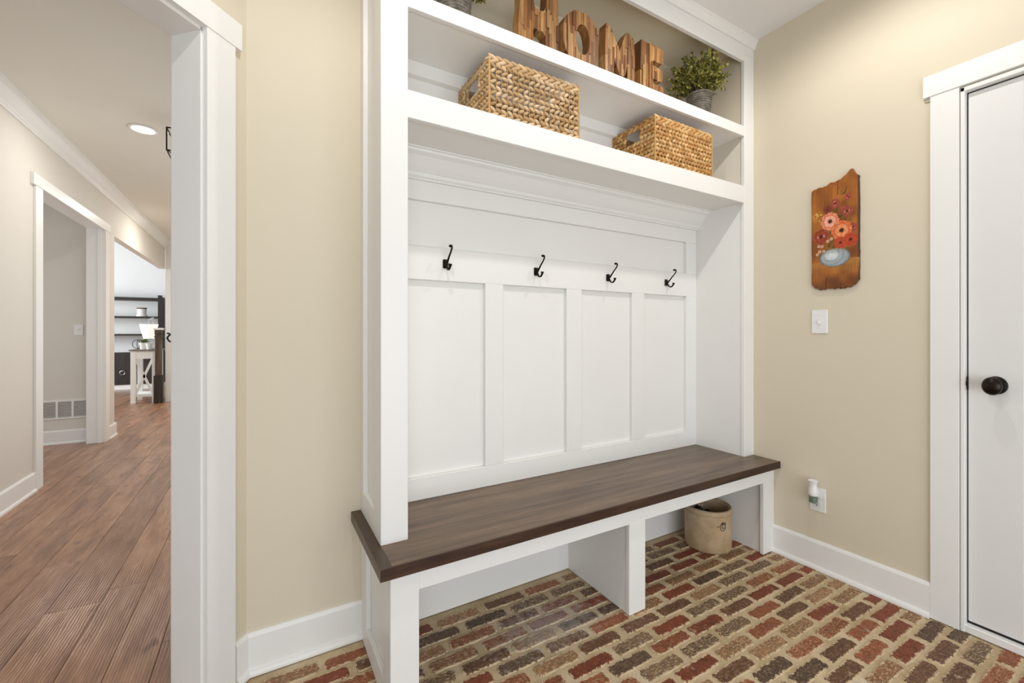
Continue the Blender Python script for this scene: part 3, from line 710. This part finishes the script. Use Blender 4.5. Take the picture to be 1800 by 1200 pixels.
el = lambda cx, cz, a, b_, n: [(cx+a*math.cos(2*math.pi*i/n)*(1+.02*math.sin(5*i)), cz+b_*math.sin(2*math.pi*i/n)) for i in range(n)]
letter('O', 1.070, el(.103, .122, .103, .121, 22), [el(.107, .125, .036, .066, 16)[::-1]], 'wooden strip letter O on the top shelf', 22, .245)
letter('M', 1.303, [(0, 0), (.05, 0), (.055, .10), (.085, .04), (.115, .04), (.135, .10), (.135, 0), (.186, 0), (.181, .12), (.172, .22), (.16, .238), (.132, .246), (.118, .225), (.088, .145), (.05, .215), (.036, .236), (.004, .243), (-.001, .12)], [], 'wooden strip letter M on the top shelf', 23, .25)
letter('E', 1.522, [(0, 0), (.162, 0), (.160, .058), (.15, .064), (.082, .062), (.080, .085), (.145, .088), (.150, .10), (.150, .138), (.144, .147), (.08, .148), (.079, .172), (.15, .176), (.166, .188), (.167, .238), (.16, .245), (.07, .247), (.003, .246), (-.002, .12)], [], 'wooden strip letter E on the top shelf beside the leafy plant', 24, .25)
# ------------------------------------------------------------------ potted plants on the top shelf
def potmat():
    m, nt, b = newmat('grey_ribbed_pot', .7)
    tc = N(nt, 'ShaderNodeTexCoord').outputs['Object']; n = noise(nt, 40, 4, .6, tc)
    r = ramp(nt, [(.3, rgb(84, 78, 68)), (.7, rgb(138, 130, 116))]); nt.links.new(n.outputs[0], r.inputs[0]); nt.links.new(r.outputs[0], b.inputs['Base Color']); return m
M_POT = potmat(); M_SOIL = plain('soil', rgb(50, 38, 28), .9)
def plant(cx, cy, z0, label, seed, fr=.115, lean=(0, 0), rt=.064, rbt=.046, ph=.158, nst=130):
    r = random.Random(seed)
    t = thing('potted_plant', (cx, cy, z0), label, 'potted plant', 'potted plants on the top shelf')
    prof = [(rbt, 0)]; nr = 12
    for i in range(nr):
        z = .006+(ph-.016)*i/nr; rr = rbt+(rt-rbt)*(z/ph); s_ = (ph-.016)/nr
        prof += [(rr-.001, z), (rr+.0032, z+s_*.25), (rr+.0032, z+s_*.6), (rr-.001, z+s_*.85)]
    prof += [(rt+.003, ph-.008), (rt+.003, ph), (rt-.005, ph), (rt-.008, ph-.02)]
    obj('pot', lathe(B(), prof, (0, 0, 0), 36), M_POT, t, True, True, angle=.9)
    obj('soil', lathe(B(), [(rt-.008, ph-.022), (rt-.008, ph-.019)], (0, 0, 0), 20), M_SOIL, t, local=True)
    SB = B(); V, Fc, C = [], [], []
    pal = [(176, 170, 80), (146, 144, 62), (110, 114, 50), (80, 86, 40), (196, 182, 100), (132, 122, 54)]
    for s_ in range(nst):
        az = r.uniform(0, 2*math.pi); el_ = math.acos(r.uniform(-.12, 1)); ln_ = fr*r.uniform(.95, 1.35)
        d = Vector((math.sin(el_)*math.cos(az), math.sin(el_)*math.sin(az), math.cos(el_)*1.05))
        b0 = Vector((d.x*.025, d.y*.025, ph-.012)); e = Vector((lean[0], lean[1], ph+.055))+d*ln_*Vector((1, 1, .9)).length/1.65
        mid = (b0+e)/2+Vector((0, 0, .02))
        pts = bez([b0, mid, e], 8); 
        if s_ % 2 == 0: tube(SB, pts, .0009, 4)
        n = len(pts)
        for q in range(12):
            f_ = .28+.72*q/11; p = pts[min(n-1, int(f_*(n-1)))].lerp(pts[min(n-1, int(f_*(n-1))+1)], (f_*(n-1)) % 1)
            for sd in (0, 1):
                ld = (Vector((r.gauss(0, 1), r.gauss(0, 1), r.gauss(.3, .8)))+d*1.1).normalized(); up = Vector((r.gauss(0, 1), r.gauss(0, 1), r.gauss(0, 1)))
                sdv = ld.cross(up).normalized(); nn = sdv.cross(ld); l_ = r.uniform(.013, .021); w = l_*.42
                i0 = len(V); V.extend([p, p+ld*l_*.5+sdv*w+nn*.001, p+ld*l_, p+ld*l_*.5-sdv*w+nn*.001]); Fc.extend([(i0, i0+1, i0+2), (i0, i0+2, i0+3)])
                c = r.choice(pal); k_ = r.uniform(.7, 1.2); C.extend([(lin(c[0])*k_, lin(c[1])*k_, lin(c[2])*k_)]*4)
    o = colmesh('foliage', V, Fc, C, M_LEAF, t, False); o['kind'] = 'stuff'
    o = obj('stems', SB, plain('stem', rgb(96, 82, 48), .7), t, local=True); o['kind'] = 'stuff'
plant(2.040, 1.50, 2.2703, 'olive green leafy plant in a grey ribbed pot right of the letter E', 31, lean=(-.015, 0))
plant(.622, 1.50, 2.2703, 'leafy plant in a grey ribbed pot left of the letter H, cut by the frame', 32, .105, (.02, 0), .066, .052)
# ------------------------------------------------------------------ painted board
def lerp(a, b_, t): return tuple(x+(y-x)*t for x, y in zip(a, b_))
def painted_board():
    r = random.Random(41)
    ya, yb, z0, z1 = 1.089, .8945, 1.357, 1.905       # image left -> right
    xs_ = RX-.0005; th = .016
    NX, NZ = 96, 250
    # outline in crop fractions (s 0..1 left->right, t 0..1 bottom->top)
    top = [(0, .868), (.02, .888), (.08, .902), (.2, .906), (.33, .905), (.38, .924), (.55, .925), (.62, .935), (.72, .955), (.80, .985), (.87, 1), (.90, .975), (.95, .94), (1, .925)]
    bot = [(0, .055), (.04, .035), (.12, .015), (.2, .003), (.32, .008), (.38, .012), (.5, .004), (.58, .012), (.63, .0), (.72, .006), (.85, .012), (.95, .045), (1, .07)]
    def itp(P, s):
        for (a, b_), (c, d) in zip(P, P[1:]):
            if s <= c: return b_+(d-b_)*(s-a)/(c-a)
        return P[-1][1]
    def hs(a, b_, k): 
        x = math.sin(a*127.1+b_*311.7+k*74.7)*43758.5453; return x-math.floor(x)
    def vn(x, y, k):
        i, j = math.floor(x), math.floor(y); f_, g = x-i, y-j; f_ = f_*f_*(3-2*f_); g = g*g*(3-2*g)
        return (hs(i, j, k)*(1-f_)+hs(i+1, j, k)*f_)*(1-g)+(hs(i, j+1, k)*(1-f_)+hs(i+1, j+1, k)*f_)*g
    Wp, Hp = 445., 1130.        # crop pixels covered by the board (x 42..490, y 35..1165)
    FLW = [  # cx, cy, r, kind in crop pixels
        (208, 382, 34, 'dk'), (275, 335, 40, 'rose'), (393, 293, 28, 'rose2'), (345, 400, 24, 'rose2'), (385, 430, 44, 'rose'), (440, 592, 34, 'rose2'),
        (140, 635, 66, 'brick'), (228, 500, 76, 'pink'), (335, 605, 82, 'coral'), (325, 722, 50, 'red'), (415, 705, 56, 'red')]
    def col(s, t):
        px = 42+s*Wp; py = 1165-t*Hp
        g = vn(px/9, py/130, 1)*.6+vn(px/4, py/60, 2)*.4; g2 = vn(px/70, py/90, 3)
        c = lerp((112, 60, 22), (190, 116, 42), .2*g+.8*g2)
        if g < .22: c = lerp(c, (110, 58, 20), .4)
        ed = min(s, 1-s); 
        if ed < .03: c = lerp((70, 36, 16), c, ed/.03)
        if abs(px-300) < 2.5 and py < 260: c = (52, 26, 12)
        # table edge band
        if py > 885+8*math.sin(px/40):
            k = vn(px/60, py/7, 4); band = lerp((176, 118, 48), (205, 152, 76), k)
            a = max(0, 1-(py-885)/150.)*(.8 if px > 250 else .45); c = lerp(c, band, a)
        if py > 1040: c = lerp(c, (82, 42, 18), min(.55, (py-1040)/140)*(.5+.5*g))
        if abs(px-190-4*math.sin(py/20)) < 2.5 and py > 1040 or abs(px-323) < 2.5 and py > 1100: c = (50, 26, 14)
        # foliage
        for fx, fy, fr in ((240, 600, 60), (300, 470, 55), (240, 730, 55), (390, 500, 40), (280, 400, 45), (345, 240, 30), (380, 800, 35)):
            d = math.hypot((px-fx)/fr, (py-fy)/(fr*1.1))
            if d < 1 and vn(px/11, py/16, 5) > .42: c = lerp(c, (116, 96, 30) if vn(px/20, py/20, 6) > .5 else (70, 52, 24), .75*(1-d*d))
        if abs((px-372)+(py-235)*.45) < 4 and 200 < py < 262: c = (70, 46, 26)
        # sprays
        if math.hypot((px-112)/52, (py-435)/55) < 1 and vn(px/6.5, py/6.5, 7) > .70: c = (226, 180, 92)
        # vase
        vx, vy = 270, 855
        d = math.hypot((px-vx)/140, (py-vy)/88)
        if d < 1.05 and py > 770:
            sw = .5+.5*math.sin(math.hypot(px-240, (py-830)*1.2)/6.5)
            hl = max(0, 1-math.hypot((px-245)/95, (py-835)/62))
            v = lerp((128, 138, 144), (204, 210, 210), min(1, .25*sw+1.0*hl+.25)); v = lerp(v, (232, 236, 236), max(0, hl-.25)*.9)
            if d > .88: v = lerp(v, (92, 96, 92), (d-.88)/.17)
            c = v
        if 770 < py < 812 and abs(px-270) < 100 and d < 1.1 and vn(px/9, py/9, 8) > .55: c = lerp(c, (150, 150, 110), .8)
        # flowers
        for fx, fy, R_, kd in FLW:
            dx, dy = px-fx, py-fy; an = math.atan2(dy, dx); d = math.hypot(dx, dy)/(R_*1.13)
            pet = 1+.045*math.sin(an*8+fx)+.03*math.sin(an*19+fy)
            if d > pet: continue
            rr = .5+.5*math.sin(d*15+1.2*math.sin(an*7+fx)); k = vn(px/7, py/7, 9)
            A, B_, Cn = {'pink': ((196, 86, 48), (244, 170, 140), (60, 28, 22)), 'coral': ((196, 66, 26), (238, 150, 96), (58, 24, 16)), 'red': ((150, 40, 20), (214, 92, 52), (60, 18, 14)),
                         'brick': ((112, 36, 18), (184, 84, 48), (70, 22, 14)), 'rose': ((112, 36, 26), (190, 98, 74), (70, 20, 18)), 'rose2': ((122, 36, 26), (192, 96, 74), (84, 24, 20)), 'dk': ((96, 38, 22), (138, 64, 36), (66, 24, 16))}[kd]
            c2 = lerp(A, B_, min(1, .25+.5*rr*k+.35*k))
            if kd in ('pink', 'coral') and .28 < d < .62: c2 = lerp(c2, (250, 214, 190) if kd == 'pink' else (246, 190, 130), .55*k+.2)
            if d < .22: c2 = Cn
            if kd in ('rose', 'rose2', 'brick') and .3 < d < .5 and math.sin(an*2+fx) > .6: c2 = lerp(c2, (222, 150, 140), .8)
            c = c2
        for fx, fy in ((120, 728), (152, 735), (128, 782), (168, 784), (104, 808), (205, 690), (240, 672)):
            d = math.hypot(px-fx, py-fy)
            if d < 14: c = (232, 196, 164) if d > 6 else (150, 60, 40)
        return c
    V, Fc, C = [], [], []
    for j in range(NZ+1):
        for i in range(NX+1):
            s = i/NX; lo = itp(bot, s)+.004*math.sin(s*60); hi = itp(top, s)+.003*math.sin(s*47)
            t = lo+(hi-lo)*j/NZ
            e = min(i, NX-i, j, NZ-j); dx = th*(1-(.35 if e == 0 else .08 if e == 1 else 0))
            se = s+(.010*(vn(t*9, 3, 12)-.5)+.008*(vn(t*30, 5, 13)-.5))*(1 if i < 2 or i > NX-2 else 0)
            V.append((xs_-dx-.0006*vn(s*60, t*14, 11), ya+(yb-ya)*se, z0+(z1-z0)*t)); c = col(s, t); C.append(tuple(lin(q) for q in c))
    nf = len(V)
    for j in range(NZ):
        for i in range(NX):
            a = j*(NX+1)+i; Fc.append((a, a+1, a+NX+2, a+NX+1))
    ring = [i for i in range(NX+1)]+[j*(NX+1)+NX for j in range(1, NZ+1)]+[NZ*(NX+1)+i for i in range(NX-1, -1, -1)]+[j*(NX+1) for j in range(NZ-1, 0, -1)]
    bk = []
    for q in ring:
        v = V[q]; bk.append(len(V)); V.append((xs_, v[1], v[2])); C.append((.06, .03, .014))
    m = len(ring)
    for i in range(m): Fc.append((ring[i], bk[i], bk[(i+1) % m], ring[(i+1) % m]))
    Fc.append(tuple(bk))
    o = colmesh('painted_board', V, Fc, C, M_ART, None, False)
    return tag(o, 'weathered wood board painted with red flowers in a pale blue vase', 'wall art')
painted_board()
switch((RX, 1.058, 1.2055), 'x', 'white light switch on the beige wall below the painted board')
# ------------------------------------------------------------------ outlet with plug-in freshener
oy, oz = 1.066, .339
t = thing('wall_outlet', (RX, oy, oz), 'white outlet plate low on the beige wall', 'outlet')
bx('plate', M_PLASTIC, t, RX-.006, RX, oy-.0345, oy+.0345, oz-.0575, oz+.0575, bev=.002)
obj('receptacle', xlathe([(.017, 0), (.017, .002)], (RX-.006, oy, oz-.02), n=24), M_CERAMIC, t)
obj('receptacle', xlathe([(.017, 0), (.017, .002)], (RX-.006, oy, oz+.02), n=24), M_CERAMIC, t)
obj('socket_hole', xlathe([(.0028, 0), (.0028, .0006)], (RX-.008, oy+.002, oz-.027), n=10), M_DARK, t)
fx, fy = RX-.036, 1.071
t = thing('plug_in_freshener', (fx, fy, .30), 'white plug-in air freshener with a green glass vial in the outlet', 'air freshener')
obj('body', lathe(B(), [(.0155, .062), (.0185, .066), (.0195, .078), (.018, .096), (.0155, .112), (.0165, .126), (.021, .134), (.0215, .136), (.019, .137), (.012, .133)], (fx, fy, .30), 28), M_PLASTIC, t, True, angle=.8)
bx('plug_body', M_PLASTIC, t, fx+.008, RX-.0085, fy-.013, fy+.013, .352, .392, bev=.004)
M_GLASS, nt, b = newmat('pale_glass', .06); b.inputs['Base Color'].default_value = rgb(214, 232, 214); b.inputs['Transmission Weight'].default_value = .85; b.inputs['IOR'].default_value = 1.45
obj('vial', lathe(B(), [(.014, .028), (.0185, .031), (.019, .058), (.012, .064)], (fx, fy, .30), 24), M_GLASS, t, True, angle=.8)
obj('green_oil', lathe(B(), [(.012, .032), (.016, .034), (.016, .054), (.0155, .055)], (fx, fy, .30), 20), plain('green_oil', rgb(92, 116, 78), .2), t, True, angle=.8)
# ------------------------------------------------------------------ stoneware crock
cxk, cyk, rk, hk = 2.098, 1.490, .117, .222
ck = thing('stoneware_crock', (cxk, cyk, 0), 'tan stoneware crock standing under the right end of the bench', 'crock')
m, nt, b = newmat('tan_stoneware', .45)
tc = N(nt, 'ShaderNodeTexCoord').outputs['Object']; n = noise(nt, 14, 5, .6, tc); n2 = noise(nt, 90, 3, .7, tc)
r = ramp(nt, [(.3, rgb(172, 145, 110)), (.55, rgb(194, 169, 134)), (.75, rgb(208, 187, 154))]); nt.links.new(n.outputs[0], r.inputs[0])
r2 = ramp(nt, [(.26, (.5, .42, .34, 1)), (.34, (1, 1, 1, 1))]); nt.links.new(n2.outputs[0], r2.inputs[0])
nt.links.new(mix(nt, .8, r.outputs[0], r2.outputs[0], 'MULTIPLY'), b.inputs['Base Color']); M_CROCK = m
prof = [(rk-.012, 0), (rk-.004, .004), (rk, .014), (rk, hk-.030), (rk-.003, hk-.028), (rk-.003, hk-.025), (rk+.003, hk-.022), (rk+.004, hk-.008), (rk, hk-.001), (rk-.006, hk), (rk-.013, hk-.005), (rk-.015, hk-.03), (rk-.016, .02), (.02, .014)]
obj('body', lathe(B(), prof, (0, 0, 0), 64), M_CROCK, ck, True, True, angle=.9)
# stamped mark on the crock's front: strokes wrapped on the wall
bm = B(); a0 = math.atan2(-1.49, -2.098)+.60; zc = .148
def onc(u, v, e=.0006): u *= 1.55; v *= 1.7; a = a0+u/rk; return ((rk+e)*math.cos(a), (rk+e)*math.sin(a), zc+v)
for S_ in ([(-.017, .002), (-.012, -.001), (-.006, .003), (.002, .006), (.010, .007)], [(-.003, .003), (.001, .013), (.003, .004), (.006, .014), (.009, .006), (.014, .012), (.013, .004), (.012, -.006), (.008, -.012), (.002, -.013)], [(-.003, .002), (-.004, -.008), (.001, -.013)], [(.004, .001), (.003, -.006), (.007, -.004)], [(.012, .009), (.0135, -.004), (.010, -.010)]):
    tube(bm, [onc(*p) for p in bez([(*q, 0) for q in S_], 16) for p in [(p.x, p.y)]], .0015, 6)
obj('stamp_mark', bm, plain('stamp_ink', rgb(32, 30, 40), .6), ck, local=True)
um = thing('dark_bundle', (cxk-.03, cyk+.02, .016), 'black bundle with pale specks lying inside the stoneware crock', 'bundle')
bm = B(); lathe(bm, [(.02, .0), (.03, .03), (.034, .12), (.026, .18), (.014, .196), (.006, .2)], (-.02, .005, 0), 14); lathe(bm, [(.014, .0), (.024, .05), (.026, .13), (.018, .176), (.006, .186)], (.012, -.03, 0), 12)
obj('cloth', bm, M_BLACK, um, True, True)
bm = B()
for q in ((-.025, -.006, .202), (-.008, -.012, .199)): lathe(bm, [(.001, 0), (.003, .002), (.003, .005), (.001, .007)], q, 8)
obj('tips', bm, M_CERAMIC, um, local=True)
# ------------------------------------------------------------------ living room furniture
bc = thing('bookcase', (-2.4, 11.55, 0), 'dark wood bookcase with open shelves above closed drawers', 'bookcase')
bx('base', M_LIV, bc, -3.6, -1.78, 11.42, 11.8, 0, .10, bev=0)
bx('cabinet', M_DARKW, bc, -3.6, -1.78, 11.40, 11.8, .10, .74)
for z0, z1 in ((1.085, 1.12), (1.445, 1.48), (1.81, 1.865)): bx('shelf', M_DARKW, bc, -3.6, -1.83, 11.43, 11.8, z0, z1)
bx('post', M_DARKW, bc, -1.865, -1.80, 11.40, 11.46, .74, 1.92); 
obj('side_brace', prism(B(), [(11.46, .74), (11.84, .74), (11.84, 1.90), (11.46, 1.90)], 'x', -1.85, -1.82), M_DARKW, bc)
for x in (-2.62, -2.42):
    bm = B(); tube(bm, [(x+.04*math.cos(a), 11.392, .34+.04*math.sin(a)) for a in [2*math.pi*i/20 for i in range(21)]], .005, 6); lathe(bm, [(.02, 0), (.02, .02)], (x, 11.392, .37), 12)
    obj('ring_pull', bm, M_CHROME, bc)
pt = thing('shelf_planter', (-2.14, 11.5, 1.48), 'small white pot with dry stems on the bookcase shelf', 'planter')
obj('pot', lathe(B(), [(.09, 0), (.09, .03), (.075, .04), (.078, .15), (.07, .15), (.066, .12)], (-2.14, 11.5, 1.48), 20), M_CERAMIC, pt, True, angle=.7)
obj('dry_stems', lathe(B(), [(.06, 0), (.085, .03), (.08, .05)], (-2.14, 11.5, 1.61), 16), plain('dry_stems', rgb(120, 104, 84), .9), pt)
tb = thing('side_table', (-1.67, 9.3, 0), 'white side table with crossed braces and a grey top', 'side table')
tx0, tx1, ty0, ty1 = -1.835, -1.50, 9.10, 9.62; th_ = .87
for x in (tx0, tx1-.065):
    for y in (ty0, ty1-.065): bx('leg', M_LIV, tb, x, x+.065, y, y+.065, 0, th_-.02)
bx('apron', M_LIV, tb, tx0+.06, tx1-.06, ty0+.005, ty0+.03, th_-.15, th_-.02); bx('apron', M_LIV, tb, tx0+.06, tx1-.06, ty1-.03, ty1-.005, th_-.15, th_-.02)
for y in (ty0, ty1): pass
for x in (tx0+.01, tx1-.03): bx('apron', M_LIV, tb, x, x+.02, ty0+.06, ty1-.06, th_-.15, th_-.02)
bx('table_top', plain('grey_top', rgb(120, 112, 104), .4), tb, tx0-.02, tx1+.02, ty0-.02, ty1+.02, th_-.02, th_)
bx('lower_shelf', M_LIV, tb, tx0+.02, tx1-.02, ty0+.02, ty1-.02, .10, .14)
for sg in (1, -1):
    xa, xb = (tx0+.06, tx1-.06)[::sg]
    obj('cross_brace', prism(B(), [(xa-.018, .15), (xa+.018, .15), (xb+.018, th_-.15), (xb-.018, th_-.15)], 'y', ty0+.02, ty0+.04), M_LIV, tb)
sc = thing('table_planter', (-1.66, 9.3, th_), 'white pot of green succulents on the side table', 'planter')
obj('pot', lathe(B(), [(.045, 0), (.065, .11), (.057, .11), (.05, .09)], (-1.70, 9.28, th_), 20), M_CERAMIC, sc, True, angle=.7)
V, Fc, C = [], [], []; r = random.Random(3)
for i in range(60):
    a = r.uniform(0, 6.28); d = Vector((math.cos(a)*r.uniform(.2, 1), math.sin(a)*r.uniform(.2, 1), r.uniform(.2, .9))).normalized(); p = Vector((-1.70, 9.28, th_+.10)); l_ = r.uniform(.06, .1); sd = d.cross(Vector((.3, .2, 1))).normalized()*.012; i0 = len(V)
    V.extend([p+d*.01, p+d*l_*.6+sd, p+d*l_, p+d*l_*.6-sd]); Fc.extend([(i0, i0+1, i0+2), (i0, i0+2, i0+3)]); g = r.uniform(.7, 1.2); C.extend([(lin(106)*g, lin(132)*g, lin(70)*g)]*4)
o = colmesh('succulent_leaves', V, Fc, C, M_LEAF, sc, False, False)
mg = thing('white_mug', (-1.615, 9.2, th_), 'white cup beside the succulent pot on the side table', 'cup')
obj('cup', lathe(B(), [(.035, 0), (.048, .1), (.042, .1), (.032, .01)], (-1.615, 9.2, th_), 20), M_CERAMIC, mg, True, angle=.7)
rg = thing('wire_ring_ornament', (-1.80, 9.42, th_), 'black wire ring ornament at the back of the side table', 'ornament')
bm = B()
for ry in (0, math.pi/2): tube(bm, [(-1.80+.075*math.cos(a)*math.cos(ry), 9.42+.075*math.cos(a)*math.sin(ry), th_+.085+.075*math.sin(a)) for a in [2*math.pi*i/24 for i in range(25)]], .005, 6)
obj('rings', bm, M_BLACK, rg)
lp_ = thing('table_lamp', (-1.60, 9.45, th_), 'small lamp with a bright white tapered shade on the side table', 'lamp')
obj('base', lathe(B(), [(.05, 0), (.05, .012), (.012, .02)], (-1.60, 9.45, th_), 20), M_CHROME, lp_)
obj('pole', tube(B(), bez([(-1.60, 9.45, th_+.01), (-1.60, 9.45, th_+.4), (-1.62, 9.45, th_+.50), (-1.664, 9.45, th_+.50), (-1.664, 9.45, th_+.42)], 24), .006), M_CHROME, lp_)
M_SHADE, nt, b = newmat('lit_lamp_shade', .8); b.inputs['Base Color'].default_value = rgb(250, 248, 240); b.inputs['Emission Color'].default_value = (1, .98, .94, 1); b.inputs['Emission Strength'].default_value = .35
obj('shade', lathe(B(), [(.072, .175), (.128, .42), (.124, .42), (.068, .175)], (-1.664, 9.45, th_), 28), M_SHADE, lp_, True, angle=.7)
obj('finial', tube(B(), [(-1.66, 9.45, th_+.505), (-1.60, 9.45, th_+.535)], .012), M_CHROME, lp_)
nw = thing('newel_post', (-1.44, 9.0, 0), 'dark wood square newel post with a white cap beside the side table', 'newel post')
ax, ay = -1.462, 9.0
def sq(h_): return (ax-h_, ax+h_, ay-h_, ay+h_)
bx('plinth', M_DARKW, nw, *sq(.058), 0, .45, bev=.006); bx('shaft', M_NEWEL, nw, *sq(.042), .45, 1.12, bev=.004)
bx('collar', M_NEWEL, nw, *sq(.050), 1.07, 1.10, bev=.004); bx('neck', M_NEWEL, nw, *sq(.047), 1.12, 1.19, bev=.004); bx('cap', M_LIV, nw, *sq(.068), 1.19, 1.225, bev=.012)
kw = bx('stair_knee_wall', M_LIV, None, -1.385, -.2, 9.06, 9.16, 0, .98)
struct(kw, 'white knee wall of the stair beside the newel post', 'wall')
rl_ = thing('stair_scroll', (-1.33, 9.1, .98), 'black scrolled iron bracket on the stair knee wall', 'bracket')
obj('scroll', tube(B(), bez([(-1.37, 9.1, 1.14), (-1.33, 9.1, 1.12), (-1.365, 9.1, 1.06), (-1.33, 9.1, 1.0), (-1.27, 9.1, .99)], 24), .014), M_BLACK, rl_)
